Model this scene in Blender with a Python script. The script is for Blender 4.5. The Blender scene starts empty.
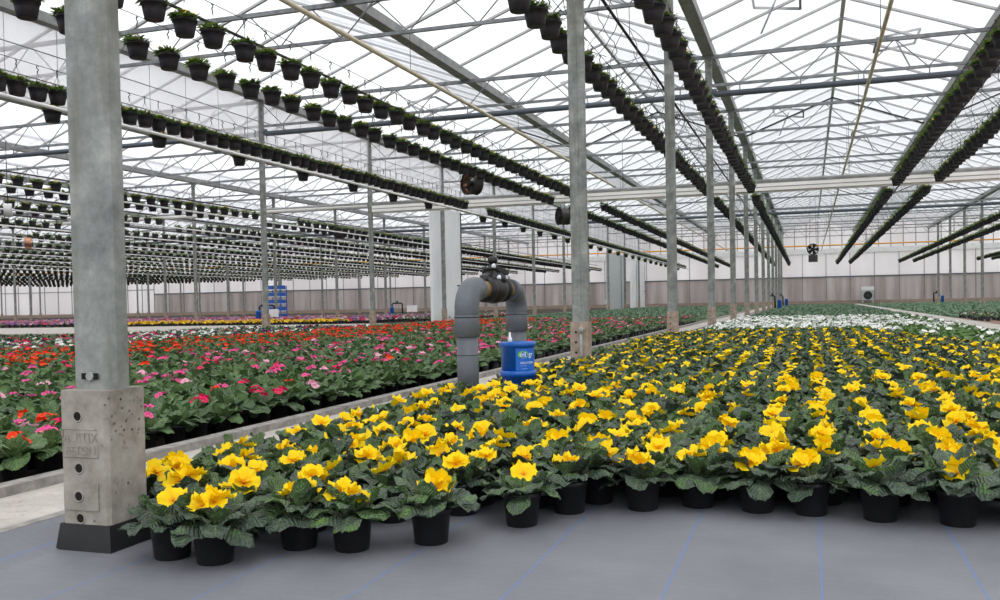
import bpy, math, random
import numpy as np
from mathutils import Matrix, Vector
rnd = random.Random(7)
SC = bpy.context.scene
COL = SC.collection
PI = math.pi

# ------------------------------------------------------------------ camera
F_PX, YAW, PITCH, ROLL, CY, CAM_H = 928.0, 18.417, -1.445, 1.127, 325.64, 0.75
_t, _q, _r = (math.radians(a) for a in (YAW, PITCH, ROLL))
FW = Vector((-math.sin(_t) * math.cos(_q), math.cos(_t) * math.cos(_q), math.sin(_q)))
RT = Vector((math.cos(_t), math.sin(_t), 0))
UP = RT.cross(FW)
RC = math.cos(_r) * RT - math.sin(_r) * UP
UC = math.sin(_r) * RT + math.cos(_r) * UP
CAM = Vector((0, 0, CAM_H))
cd = bpy.data.cameras.new('camera'); cam = bpy.data.objects.new('camera', cd); COL.objects.link(cam)
cam.matrix_world = Matrix(((RC.x, UC.x, -FW.x, 0), (RC.y, UC.y, -FW.y, 0), (RC.z, UC.z, -FW.z, CAM_H), (0, 0, 0, 1)))
cd.sensor_width = 36; cd.lens = F_PX / 1000 * 36; cd.shift_y = (CY - 300) / 1000
cd.clip_end = 400; cd.clip_start = 0.05
SC.camera = cam

def proj(x, y, z):
    p = Vector((x, y, z)) - CAM; d = p.dot(FW)
    if d < 0.2: return (-9999, -9999, d)
    return (500 + F_PX * p.dot(RC) / d, CY - F_PX * p.dot(UC) / d, d)
def inframe(x, y, z, m=30):
    u, v, d = proj(x, y, z)
    return d > 0.2 and -m < u < 1000 + m and -m < v < 600 + m
def seg_in(a, b, m=10, n=24):
    return any(inframe(*(a[i] + (b[i] - a[i]) * k / n for i in range(3)), m) for k in range(n + 1))

# ------------------------------------------------------------------ materials
def lin(c):
    return tuple((v / 255 / 12.92) if v / 255 <= 0.04045 else ((v / 255 + 0.055) / 1.055) ** 2.4 for v in c) + (1,)
MATS = {}
class NT:
    def __init__(s, name):
        s.m = bpy.data.materials.new(name); s.m.use_nodes = True; s.t = s.m.node_tree
        s.t.nodes.clear(); MATS[name] = s.m
        s.out = s.n('ShaderNodeOutputMaterial')
    def n(s, typ, **kw):
        nd = s.t.nodes.new(typ)
        for k, v in kw.items():
            if k.startswith('i_'):
                nd.inputs[int(k[2:]) if k[2:].isdigit() else k[2:].replace('_', ' ')].default_value = v
            else: setattr(nd, k, v)
        return nd
    def l(s, a, b): s.t.links.new(a, b)
    def noise(s, scale, detail=4, rough=.6, coord='Object'):
        tc = s.n('ShaderNodeTexCoord'); nz = s.n('ShaderNodeTexNoise')
        nz.inputs['Scale'].default_value = scale; nz.inputs['Detail'].default_value = detail; nz.inputs['Roughness'].default_value = rough
        s.l(tc.outputs[coord], nz.inputs['Vector']); return nz.outputs['Fac']
    def ramp(s, fac, stops):
        r = s.n('ShaderNodeValToRGB'); e = r.color_ramp.elements
        while len(e) < len(stops): e.new(0.5)
        for el, (p, c) in zip(e, stops): el.position = p; el.color = c
        s.l(fac, r.inputs['Fac']); return r.outputs['Color']
    def math(s, op, a, b=None):
        m = s.n('ShaderNodeMath', operation=op)
        for i, v in enumerate((a, b)):
            if v is None: continue
            if isinstance(v, (int, float)): m.inputs[i].default_value = v
            else: s.l(v, m.inputs[i])
        return m.outputs[0]
    def mix(s, fac, a, b, blend='MIX'):
        m = s.n('ShaderNodeMix', data_type='RGBA', blend_type=blend)
        for sock, v in ((m.inputs[0], fac), (m.inputs[6], a), (m.inputs[7], b)):
            if isinstance(v, (int, float, tuple)): sock.default_value = v
            else: s.l(v, sock)
        return m.outputs[2]
    def bsdf(s, color, rough=.5, metal=0., spec=.5, bump=None, bstr=.2, bdist=.01):
        b = s.n('ShaderNodeBsdfPrincipled')
        if isinstance(color, tuple): b.inputs['Base Color'].default_value = color
        else: s.l(color, b.inputs['Base Color'])
        b.inputs['Roughness'].default_value = rough; b.inputs['Metallic'].default_value = metal
        b.inputs['Specular IOR Level'].default_value = spec
        if bump is not None:
            bp = s.n('ShaderNodeBump'); bp.inputs['Strength'].default_value = bstr; bp.inputs['Distance'].default_value = bdist
            s.l(bump, bp.inputs['Height']); s.l(bp.outputs[0], b.inputs['Normal'])
        s.l(b.outputs[0], s.out.inputs[0]); return b

def noisy(name, c1, c2, scale, rough=.5, metal=0., spec=.5, bstr=.0, lo=.35, hi=.65, detail=4):
    t = NT(name); nz = t.noise(scale, detail)
    t.bsdf(t.ramp(nz, [(lo, lin(c1)), (hi, lin(c2))]), rough, metal, spec, nz if bstr else None, bstr)
    return t.m
def flat(name, c, rough=.5, metal=0., spec=.5):
    t = NT(name); t.bsdf(lin(c), rough, metal, spec); return t.m

M_galv = noisy('galvanised_steel', (124, 129, 128), (160, 164, 162), 9, .5, .25, .4)
t = NT('galvanised_post')
nz = t.noise(7, 8, .7); tc = t.n('ShaderNodeTexCoord'); mp = t.n('ShaderNodeMapping'); mp.inputs['Scale'].default_value = (14, 14, 1.5)
t.l(tc.outputs['Object'], mp.inputs['Vector']); n2 = t.n('ShaderNodeTexNoise'); n2.inputs['Scale'].default_value = 1.0; n2.inputs['Detail'].default_value = 5
t.l(mp.outputs[0], n2.inputs['Vector'])
t.bsdf(t.mix(t.ramp(n2.outputs['Fac'], [(.48, (0, 0, 0, 1)), (.66, (.6, .6, .6, 1))]), t.ramp(nz, [(.32, lin((104, 108, 106))), (.5, lin((134, 138, 135))), (.68, lin((166, 168, 163)))]), lin((108, 106, 92))), .55, .1, .4)
M_post = t.m
M_truss = noisy('truss_steel', (112, 116, 119), (146, 149, 151), 5, .5, .2)
M_gutter = noisy('aluminium_gutter', (132, 134, 133), (160, 161, 159), 3, .5, .2)
M_bar = flat('white_glazing_bar', (202, 203, 206), .5)
t = NT('concrete')
nz = t.noise(9, 8, .65); n2 = t.noise(75, 3); tc = t.n('ShaderNodeTexCoord'); vo = t.n('ShaderNodeTexVoronoi'); vo.inputs['Scale'].default_value = 48
t.l(tc.outputs['Object'], vo.inputs['Vector'])
pit = t.ramp(vo.outputs['Distance'], [(.18, (0, 0, 0, 1)), (.27, (1, 1, 1, 1))])
pm = t.math('MAXIMUM', pit, t.ramp(t.noise(6, 2), [(.5, (1, 1, 1, 1)), (.62, (0, 0, 0, 1))]))
base = t.ramp(nz, [(.3, lin((118, 113, 104))), (.5, lin((150, 145, 136))), (.72, lin((174, 169, 160)))])
t.bsdf(t.mix(pm, lin((64, 58, 50)), base), .9, 0, .2, pm, .5, .004)
M_conc = t.m
M_concb = noisy('brownish_concrete', (140, 124, 110), (174, 158, 144), 10, .9, 0, .2)
M_hole = flat('dark_hole', (38, 35, 32), .9, 0, .1)
M_rubber = noisy('black_rubber', (20, 20, 21), (30, 30, 31), 20, .6)
t = NT('walkway_concrete')
nz = t.noise(5, 10, .7, 'Object'); n2 = t.noise(60, 3)
t.bsdf(t.mix(t.ramp(n2, [(.56, (0, 0, 0, 1)), (.72, (.5, .5, .5, 1))]), t.ramp(nz, [(.3, lin((164, 158, 150))), (.7, lin((198, 192, 184)))]), lin((122, 112, 102))), .9, 0, .2, nz, .15)
M_walk = t.m
M_kerb = noisy('kerb_concrete', (128, 125, 120), (164, 160, 154), 14, .9, 0, .2, .2)
# woven ground cover with blue marker threads
t = NT('woven_ground_cover')
tc = t.n('ShaderNodeTexCoord'); sp = t.n('ShaderNodeSeparateXYZ'); t.l(tc.outputs['Object'], sp.inputs[0])
wob = t.math('MULTIPLY', t.math('SUBTRACT', t.noise(1.3, 2), .5), .02)
xx = t.math('ADD', sp.outputs[0], wob)
k = t.math('FRACT', t.math('ADD', t.math('DIVIDE', t.math('SUBTRACT', xx, .025), .385), 20.5))
ln = t.math('LESS_THAN', t.math('ABSOLUTE', t.math('SUBTRACT', k, .5)), .008)
nz = t.noise(2.2, 6, .6); wv = t.math('MULTIPLY', t.math('SINE', t.math('MULTIPLY', sp.outputs[0], 900.)), t.math('SINE', t.math('MULTIPLY', sp.outputs[1], 700.)))
thin = t.math('LESS_THAN', t.math('FRACT', t.math('MULTIPLY', sp.outputs[1], 24.)), .12)
base = t.ramp(nz, [(.3, lin((110, 112, 118))), (.7, lin((130, 131, 137)))])
base = t.mix(t.math('MULTIPLY', thin, .10), base, lin((150, 150, 158)))
base = t.mix(t.math('MULTIPLY', t.noise(300, 1), .25), base, lin((76, 76, 84)))
t.bsdf(t.mix(t.math('MULTIPLY', ln, .45), base, lin((64, 120, 190))), .55, 0, .35, wv, .1, .002)
M_mat = t.m
M_soil = noisy('brown_floor', (120, 98, 88), (150, 124, 112), 1.5, .95, 0, .1)
M_dark = noisy('dark_bed_floor', (58, 54, 50), (84, 78, 72), 3, .95, 0, .1)
M_greenfl = noisy('mossy_bed_floor', (66, 78, 62), (96, 110, 84), 1.2, .95, 0, .1)
M_pot = noisy('black_pot_plastic', (22, 22, 25), (31, 31, 34), 8, .45, 0, .4)
M_hpot = noisy('charcoal_pot_plastic', (38, 36, 40), (50, 47, 52), 8, .5, 0, .35)
M_wire = flat('dark_wire', (62, 62, 64), .5, .2)
M_rod = flat('dark_rod', (52, 50, 50), .5, .2)
M_hpipe = flat('grey_heating_pipe', (88, 96, 106), .4, .1)
M_cream = noisy('cream_pipe', (196, 184, 156), (216, 206, 182), 4, .5)
M_white = noisy('white_paint', (225, 225, 224), (238, 238, 237), 4, .5)
M_orange = flat('orange_pipe', (226, 160, 50), .5)
M_blue = flat('blue_plastic', (18, 92, 182), .35)
M_bluel = flat('blue_label', (22, 104, 204), .35)
M_pvc = noisy('grey_pvc', (82, 87, 94), (98, 103, 110), 6, .45)
M_tan = noisy('tan_glue', (112, 92, 62), (150, 122, 80), 12, .5)
M_black = flat('black_plastic', (24, 24, 26), .45)
M_chrome = flat('copper_sheet', (196, 140, 112), .3, .8)
M_fan = flat('dark_fan_metal', (66, 62, 62), .4, .4)
M_red = flat('red_sticker', (214, 40, 40), .5)
M_lime = flat('lime_logo', (120, 196, 40), .5)
M_text = flat('white_print', (235, 240, 248), .5)
M_steelgrey = flat('grey_sheet', (190, 196, 198), .5, .2)

def leaf_mat(name, dark, mid, light, rough=.40, trans=.12):
    t = NT(name)
    uv = t.n('ShaderNodeUVMap'); sp = t.n('ShaderNodeSeparateXYZ'); t.l(uv.outputs[0], sp.inputs[0])
    au = t.math('ABSOLUTE', t.math('SUBTRACT', sp.outputs[0], .5))
    oi = t.n('ShaderNodeObjectInfo')
    fac = t.math('ADD', t.math('MULTIPLY', t.noise(14, 3), .85), t.math('MULTIPLY', oi.outputs['Random'], .18))
    # the third UV-like value: v > 1 offset marks younger, lighter leaves
    young = t.math('FLOOR', sp.outputs[1])
    vv = t.math('FRACT', sp.outputs[1])
    c = t.ramp(fac, [(.34, lin(dark)), (.56, lin(mid)), (.82, lin(light))])
    c = t.mix(t.math('MULTIPLY', young, .28), c, lin(light))
    rib = t.math('LESS_THAN', au, .022)
    ph = t.math('ADD', t.math('MULTIPLY', vv, 62.), t.math('MULTIPLY', au, -38.))
    vein = t.math('SINE', ph)
    c = t.mix(t.math('MULTIPLY', rib, .22), c, lin(tuple(min(255, int(x * 1.25 + 18)) for x in light)))
    c = t.mix(t.math('MULTIPLY', t.math('GREATER_THAN', vein, .8), .04), c, lin(light))
    n2 = t.noise(130, 2)
    h = t.math('ADD', vein, t.math('MULTIPLY', n2, 5.0))
    b = t.bsdf(c, rough, 0, .6, h, .7, .004)
    tr = t.n('ShaderNodeBsdfTranslucent'); t.l(c, tr.inputs[0]); mx = t.n('ShaderNodeMixShader'); mx.inputs[0].default_value = trans
    t.l(b.outputs[0], mx.inputs[1]); t.l(tr.outputs[0], mx.inputs[2]); t.l(mx.outputs[0], t.out.inputs[0])
    return t.m
M_leaf = leaf_mat('primrose_leaf', (54, 68, 56), (86, 103, 84), (108, 152, 54))
M_leafp = leaf_mat('bed_primrose_leaf', (46, 72, 40), (82, 112, 64), (122, 156, 90))
M_leafw = leaf_mat('white_primrose_leaf', (64, 96, 48), (92, 130, 62), (126, 164, 82))
M_leafg = leaf_mat('young_crop_leaf', (92, 118, 92), (116, 146, 114), (138, 166, 130), .6)
M_leafh = leaf_mat('basket_leaf', (62, 86, 38), (100, 128, 56), (160, 184, 92), .5, .5)
def petal(name, center, mid, edge):
    t = NT(name); uv = t.n('ShaderNodeUVMap'); sp = t.n('ShaderNodeSeparateXYZ'); t.l(uv.outputs[0], sp.inputs[0])
    r = t.math('ADD', sp.outputs[0], t.math('MULTIPLY', t.math('SUBTRACT', t.noise(60, 2), .5), .25))
    c = t.ramp(r, [(.08, lin(center)), (.32, lin(mid)), (.75, lin(edge))])
    b = t.bsdf(c, .6, 0, .25)
    tr = t.n('ShaderNodeBsdfTranslucent'); t.l(c, tr.inputs[0]); mx = t.n('ShaderNodeMixShader'); mx.inputs[0].default_value = .25
    t.l(b.outputs[0], mx.inputs[1]); t.l(tr.outputs[0], mx.inputs[2]); t.l(mx.outputs[0], t.out.inputs[0])
    return t.m
P_yel = petal('yellow_petal', (238, 140, 4), (252, 204, 8), (255, 222, 16))
P_pink = petal('pink_petal', (240, 205, 80), (226, 60, 130), (238, 96, 164))
P_mag = petal('magenta_petal', (230, 180, 60), (214, 20, 84), (232, 36, 104))
P_red = petal('orange_red_petal', (240, 190, 60), (232, 52, 20), (246, 66, 30))
P_pale = petal('pale_pink_petal', (240, 215, 120), (236, 150, 186), (244, 188, 208))
P_white = petal('white_petal', (236, 226, 120), (246, 246, 236), (250, 250, 248))
P_vio = petal('violet_petal', (220, 190, 90), (150, 80, 170), (188, 130, 200))
P_dark = petal('purple_petal', (200, 170, 60), (62, 30, 90), (74, 40, 104))
P_gold = petal('gold_petal', (220, 140, 20), (232, 184, 40), (240, 200, 60))
P_fleck = flat('yellow_pansy_petal', (238, 206, 70), .6)

def glassmat(name, tint, mixf, diff):
    t = NT(name)
    a = t.n('ShaderNodeBsdfTransparent'); a.inputs[0].default_value = tint
    b = t.n('ShaderNodeBsdfTranslucent'); b.inputs[0].default_value = diff
    m = t.n('ShaderNodeMixShader'); m.inputs[0].default_value = mixf
    t.l(a.outputs[0], m.inputs[1]); t.l(b.outputs[0], m.inputs[2])
    g = t.n('ShaderNodeBsdfGlossy'); g.inputs['Roughness'].default_value = .15; lw = t.n('ShaderNodeLayerWeight'); fr = t.math('ADD', t.math('MULTIPLY', t.math('POWER', lw.outputs['Facing'], 5.), .95), .05)
    m2 = t.n('ShaderNodeMixShader'); t.l(fr, m2.inputs[0]); t.l(m.outputs[0], m2.inputs[1]); t.l(g.outputs[0], m2.inputs[2])
    t.l(m2.outputs[0], t.out.inputs[0]); return t.m
M_glass = glassmat('roof_glass', (.95, .96, .97, 1), .22, (.9, .9, .92, 1))
def sheetmat(name, c1, c2, scale, trans=.6, stretch=(1, 1, 1)):
    t = NT(name); tc = t.n('ShaderNodeTexCoord'); mp = t.n('ShaderNodeMapping'); mp.inputs['Scale'].default_value = stretch
    t.l(tc.outputs['Object'], mp.inputs[0]); nz = t.n('ShaderNodeTexNoise'); nz.inputs['Scale'].default_value = scale; nz.inputs['Detail'].default_value = 5
    t.l(mp.outputs[0], nz.inputs[0]); c = t.ramp(nz.outputs[0], [(.3, lin(c1)), (.7, lin(c2))])
    a = t.n('ShaderNodeBsdfDiffuse'); b = t.n('ShaderNodeBsdfTranslucent'); t.l(c, a.inputs[0]); t.l(c, b.inputs[0])
    m = t.n('ShaderNodeMixShader'); m.inputs[0].default_value = trans
    t.l(a.outputs[0], m.inputs[1]); t.l(b.outputs[0], m.inputs[2]); t.l(m.outputs[0], t.out.inputs[0]); return t.m
M_poly = sheetmat('polycarbonate_sheet', (182, 173, 170), (218, 213, 211), 1., .65, (1.6, 1, .12))
M_polyw = sheetmat('white_wall_sheet', (232, 228, 228), (250, 248, 248), .3, .7, (1, 1, .3))
M_film = sheetmat('white_film', (238, 236, 238), (252, 251, 252), .8, .55)
_t = M_film.node_tree; _o = [n for n in _t.nodes if n.type == 'OUTPUT_MATERIAL'][0]; _src = _o.inputs[0].links[0].from_socket
_tr = _t.nodes.new('ShaderNodeBsdfTransparent'); _mx = _t.nodes.new('ShaderNodeMixShader'); _mx.inputs[0].default_value = .55
_t.links.new(_src, _mx.inputs[1]); _t.links.new(_tr.outputs[0], _mx.inputs[2]); _t.links.new(_mx.outputs[0], _o.inputs[0])
M_panel = sheetmat('white_panel_sheet', (244, 245, 246), (252, 252, 252), 1., .55)
M_screen = noisy('rolled_screen_cloth', (240, 237, 232), (250, 248, 244), 2, .7)

# ------------------------------------------------------------------ mesh builder
class MB:
    def __init__(s): s.V = []; s.F = []; s.M = []; s.U = []; s.S = []
    def face(s, idx, m=0, uv=None, smooth=True):
        s.F.append(tuple(idx)); s.M.append(m); s.U.append(uv or [(0.5, 0.5)] * len(idx)); s.S.append(smooth)
    def v(s, p): s.V.append((p[0], p[1], p[2])); return len(s.V) - 1
    def box(s, a, b, m=0, mat=None):
        P = [(x, y, z) for z in (a[2], b[2]) for y in (a[1], b[1]) for x in (a[0], b[0])]
        if mat is not None: P = [tuple(mat @ Vector(p)) for p in P]
        i = [s.v(p) for p in P]
        for f in ((0, 2, 3, 1), (4, 5, 7, 6), (0, 1, 5, 4), (2, 6, 7, 3), (0, 4, 6, 2), (1, 3, 7, 5)):
            s.face([i[k] for k in f], m, None, False)
        return s
    def beam(s, p, q, w, h, m=0, up=(0, 0, 1)):
        p, q = Vector(p), Vector(q); d = q - p; L = d.length; d.normalize()
        x = d.cross(Vector(up));
        if x.length < 1e-4: x = Vector((1, 0, 0))
        x.normalize(); z = x.cross(d)
        M = Matrix(((x.x, d.x, z.x, p.x), (x.y, d.y, z.y, p.y), (x.z, d.z, z.z, p.z), (0, 0, 0, 1)))
        return s.box((-w / 2, 0, -h / 2), (w / 2, L, h / 2), m, M)
    def tube(s, pts, r, seg=8, m=0, caps=True, closed=False):
        pts = [Vector(p) for p in pts]; n = len(pts); rs = r if isinstance(r, (list, tuple)) else [r] * n
        rings = []; prev = None
        for i, p in enumerate(pts):
            a = pts[(i - 1) % n] if (i or closed) else p; b = pts[(i + 1) % n] if (i < n - 1 or closed) else p
            d = (b - a).normalized()
            if prev is None:
                x = d.cross(Vector((0, 0, 1)));
                if x.length < 1e-3: x = d.cross(Vector((0, 1, 0)))
            else: x = prev - d * prev.dot(d)
            x.normalize(); prev = x; y = d.cross(x)
            rings.append([s.v(p + (x * math.cos(2 * PI * k / seg) + y * math.sin(2 * PI * k / seg)) * rs[i]) for k in range(seg)])
        for i in range(n if closed else n - 1):
            A, B = rings[i], rings[(i + 1) % n]
            for k in range(seg): s.face((A[k], A[(k + 1) % seg], B[(k + 1) % seg], B[k]), m)
        if caps and not closed:
            s.face(rings[0][::-1], m, None, False); s.face(rings[-1], m, None, False)
        return s
    def lathe(s, prof, seg=24, m=0, origin=(0, 0, 0), axis='Z', caps=True):
        def T(r, a, z):
            c, d = r * math.cos(a), r * math.sin(a)
            p = {'Z': (c, d, z), 'Y': (c, z, -d), 'X': (z, c, d)}[axis]
            return (p[0] + origin[0], p[1] + origin[1], p[2] + origin[2])
        rings = [[s.v(T(r, 2 * PI * k / seg, z)) for k in range(seg)] for r, z in prof]
        for A, B in zip(rings, rings[1:]):
            for k in range(seg): s.face((A[k], A[(k + 1) % seg], B[(k + 1) % seg], B[k]), m)
        if caps:
            s.face(rings[0][::-1], m, None, False); s.face(rings[-1], m, None, False)
        return s
    def grid(s, P, uv, m=0):
        idx = [[s.v(p) for p in row] for row in P]
        for i in range(len(P) - 1):
            for j in range(len(P[0]) - 1):
                s.face((idx[i][j], idx[i][j + 1], idx[i + 1][j + 1], idx[i + 1][j]), m, [uv[i][j], uv[i][j + 1], uv[i + 1][j + 1], uv[i + 1][j]])
        return s
    def arrays(s):
        return (np.array(s.V, float), np.array([len(f) for f in s.F]), np.array([i for f in s.F for i in f]), np.array(s.M),
                np.array([u for f in s.U for u in f], float), np.array(s.S))
    def mesh(s, name, mats):
        return build_mesh(name, *s.arrays(), mats)
def build_mesh(name, V, cnt, idx, mi, uv, sm, mats):
    me = bpy.data.meshes.new(name)
    me.vertices.add(len(V)); me.vertices.foreach_set('co', V.ravel().astype(np.float32))
    me.loops.add(len(idx)); me.loops.foreach_set('vertex_index', idx.astype(np.int32))
    me.polygons.add(len(cnt)); st = np.concatenate([[0], np.cumsum(cnt)[:-1]])
    me.polygons.foreach_set('loop_start', st.astype(np.int32))
    me.polygons.foreach_set('material_index', mi.astype(np.int32))
    me.polygons.foreach_set('use_smooth', sm.astype(bool))
    l = me.uv_layers.new(name='UVMap'); l.data.foreach_set('uv', uv.ravel().astype(np.float32))
    for m in (mats if isinstance(mats, (list, tuple)) else [mats]): me.materials.append(m)
    me.update(calc_edges=True); me.validate()
    return me
def obj(name, mb, mats, parent=None, loc=None):
    me = mb if isinstance(mb, bpy.types.Mesh) else mb.mesh(name, mats)
    o = bpy.data.objects.new(name, me); COL.objects.link(o)
    if parent is not None: o.parent = parent
    if loc is not None: o.location = loc
    return o
def tag(o, label, cat, group=None, kind=None):
    o['label'] = label; o['category'] = cat
    if group: o['group'] = group
    if kind: o['kind'] = kind
    return o
def thing(name, label, cat, loc=(0, 0, 0), rz=0, group=None, kind=None):
    o = bpy.data.objects.new(name, None); COL.objects.link(o); o.empty_display_size = .1
    o.location = loc; o.rotation_euler = (0, 0, rz)
    return tag(o, label, cat, group, kind)
def structure(name, mb, mats, label=None, parent=None):
    o = obj(name, mb, mats, parent)
    if parent is None: o['kind'] = 'structure'
    if label: o['label'] = label
    return o
def scatter(name, variants, inst, mats, label, cat, kind='stuff', group=None):
    """one object from many placed copies: inst = (variant, x, y, z, rot, scale, material shift)"""
    arr = [v.arrays() for v in variants]; Vs, C, I, Mi, U, S = [], [], [], [], [], []; off = 0
    for vi, x, y, z, r, sc, ms in inst:
        V, c, i, m, u, s_ = arr[vi]; co, si = math.cos(r) * sc, math.sin(r) * sc
        W = np.empty_like(V); W[:, 0] = V[:, 0] * co - V[:, 1] * si + x; W[:, 1] = V[:, 0] * si + V[:, 1] * co + y; W[:, 2] = V[:, 2] * sc + z
        Vs.append(W); C.append(c); I.append(i + off); Mi.append(np.where(m == 1, m + ms, m) if ms else m); U.append(u); S.append(s_); off += len(V)
    me = build_mesh(name, np.concatenate(Vs), np.concatenate(C), np.concatenate(I), np.concatenate(Mi), np.concatenate(U), np.concatenate(S), mats)
    o = bpy.data.objects.new(name, me); COL.objects.link(o)
    return tag(o, label, cat, group, kind)
_W = 'zeroth first second third fourth fifth sixth seventh eighth ninth tenth eleventh twelfth thirteenth fourteenth fifteenth sixteenth seventeenth eighteenth nineteenth twentieth'.split()
def nth(n):
    if n <= 20: return _W[n]
    return '%d%s' % (n, 'th' if 10 <= n % 100 <= 20 else {1: 'st', 2: 'nd', 3: 'rd'}.get(n % 10, 'th'))
def text_mesh(body, size, depth=.001, align='CENTER'):
    cu = bpy.data.curves.new('writing', 'FONT'); cu.body = body; cu.size = size; cu.extrude = depth; cu.align_x = align; cu.align_y = 'CENTER'; cu.resolution_u = 3
    o = bpy.data.objects.new('writing', cu); COL.objects.link(o)
    dg = bpy.context.evaluated_depsgraph_get(); me = bpy.data.meshes.new_from_object(o.evaluated_get(dg))
    bpy.data.objects.remove(o); return me

# ------------------------------------------------------------------ layout numbers
XC, SPAN = -2.15, 12.0
Y0, DY = 2.414, 6.584
ZG, ZT, ZB = 6.45, 6.34, 5.68            # gutter, truss top chord, truss bottom chord
YB = 87.7                                # end wall
X_LINES = [XC + SPAN * i for i in range(-8, 4)]
X0, X1 = X_LINES[0], X_LINES[-1]

# ------------------------------------------------------------------ floor and beds
def slab(x0, x1, y0, y1, z0, z1): return MB().box((x0, y0, z0), (x1, y1, z1))
structure('floor', slab(X0 - 2, X1 + 2, -12, YB + 2, -.3, -.02), M_dark)
structure('floor_mat', slab(-2.24, 3.5, -8, 27, -.02, 0), M_mat, 'grey woven ground cover with thin blue marker lines')
mb = MB(); ys = [-8, 30, 84]
for a, b in zip(ys, ys[1:]):
    i = [mb.v(p) for p in ((-2.24, a, 0), (-2.42, a, .055), (-2.42, b, .055), (-2.24, b, 0))]; mb.face(i, 0, None, False)
structure('trim_1', mb, M_mat, 'turned up edge of the grey ground cover along the walkway')
structure('path', slab(-3.06, -2.43, -8, YB - 3, -.02, .012), M_walk, 'pale concrete walkway between the yellow and pink beds')
structure('kerb', MB().box((-3.14, -8, -.02), (-3.05, YB - 3, .052)), M_kerb, 'concrete kerb along the pink primrose bed')
structure('kerb', MB().box((-2.47, -8, -.02), (-2.42, YB - 3, .056)), M_kerb, 'thin kerb along the yellow primrose bed')
structure('path', slab(3.5, 4.12, -8, YB - 2, -.02, .02), M_walk, 'pale concrete path along the right of the yellow bed')
structure('path', slab(-60, -15.6, 24.2, 33, -.02, .01), M_walk, 'pale concrete path beyond the red primrose bed')
structure('floor_soil', slab(4.12, X1, -8, 31, -.02, .005), M_soil, 'bare brown floor right of the path')
structure('floor_green', slab(-2.24, 3.5, 27, YB - 2, -.02, .004), M_greenfl)
structure('floor_green', slab(4.12, X1, 31, YB - 2, -.02, .004), M_greenfl)
structure('floor_green', slab(-15.5, -3.14, 28, YB - 2, -.02, .004), M_greenfl)

# ------------------------------------------------------------------ roof
ceil = bpy.data.objects.new('ceiling', None); COL.objects.link(ceil); ceil['kind'] = 'structure'
YR0, YR1, RISE = -4.0, YB, 1.2
mbg, mbb, mbr = MB(), MB(), MB()
gx = [X0 + 6 * i for i in range(int(round((X1 - X0) / 6)) + 1)]
for a, b in zip(gx, gx[1:]):
    c = (a + b) / 2
    for p, q in ((a + .1, c), (b - .1, c)):
        i = [mbg.v(v) for v in ((p, YR0, ZG + .1), (q, YR0, ZG + RISE), (q, YR1, ZG + RISE), (p, YR1, ZG + .1))]
        mbg.face(i, 0, None, False)
        y = Y0 - DY + .82
        while y < YR1:
            mbb.beam((p, y, ZG + .06), (q, y, ZG + RISE - .04), .075, .05); y += DY / 4
    mbr.beam((c, YR0, ZG + RISE), (c, YR1, ZG + RISE), .09, .09)
obj('roof_glass', mbg, M_glass, ceil); obj('glazing_bars', mbb, M_bar, ceil); obj('ridge_bars', mbr, M_bar, ceil)
for x in gx:
    g = MB().box((x - .10, YR0, ZG - .08), (x + .10, YR1, ZG - .03)); g.box((x - .13, YR0, ZG - .08), (x - .10, YR1, ZG + .12)); g.box((x + .10, YR0, ZG - .08), (x + .13, YR1, ZG + .12))
    obj('gutter', g, M_gutter, ceil)
for k in (5, 9):
    for a in (-14.15, -8.15, -2.15, 3.85):
        y = Y0 + k * DY - 1.2
        obj('dark_rafter', MB().tube([(a + .1, y, ZG), (a + 3, y, ZG + RISE - .08), (a + 5.9, y, ZG)], .03, 6), M_rod, ceil)
# roof vents propped open, with their push rods
for (vx, vy, sgn) in ((-4.1, 19.4, -1), (-.6, 21.2, -1), (2.2, 26, 1), (-.6, 34.4, -1), (2.2, 40, 1), (-6.4, 27.6, 1), (-4.1, 34.3, -1), (-12, 29, 1)):
    g = MB(); zc = ZG + RISE - abs(vx - (round((vx - XC - 3) / 6) * 6 + XC + 3)) * .37
    fr = [(-.55, -.7), (.55, -.7), (.55, .7), (-.55, .7)]
    pts = [(vx + a * .9, vy + b, zc + .1 + a * .12 * sgn) for a, b in fr]
    for p, q in zip(pts, pts[1:] + pts[:1]): g.beam(p, q, .05, .05)
    g.beam((vx, vy, zc + .1), (vx + .3 * sgn, vy - .5, zc - .75), .03, .03)
    obj('roof_vent', g, M_truss, ceil)

# ------------------------------------------------------------------ walls
def mull(name, x0, x1, z0, z1, step, y, r=.03, parent=None):
    m = MB(); x = x0
    while x <= x1: m.box((x - r, y - .05, z0), (x + r, y, z1)); x += step
    return obj(name, m, M_truss, parent)
XS = -70.5
w = structure('wall_back', slab(XS, X1, YB, YB + .06, 0, 2.42), M_poly, 'grey translucent lower end wall')
obj('upper_sheet', slab(XS, X1, YB, YB + .06, 2.42, 4.5), M_polyw, w)
obj('rail', slab(XS, X1, YB - .08, YB, 2.38, 2.48), M_hpipe, w)
obj('top_band', slab(X0, X1, YB - .15, YB + .06, 4.5, 4.95), M_white, w)
obj('upper_glass', slab(X0, X1, YB, YB + .02, 4.95, 7.7), M_polyw, w)
obj('base_board', slab(X0, X1, YB - .12, YB, -.02, .32), M_concb, w)
mull('mullions', XS, X1, 0.3, 4.5, 2.0, YB, .025, w)
mull('upper_mullions', X0, X1, 4.95, 7.5, 1.0, YB, .03, w)
w = structure('wall_back_left', slab(X0, XS, YB, YB + .06, 0, 4.5), M_polyw, 'white translucent end wall on the far left')
mull('mullions', X0, XS, 0.3, 4.5, 2.0, YB, .04, w)
obj('rail', slab(X0, XS, YB - .08, YB, 2.9, 2.98), M_truss, w)
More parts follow.
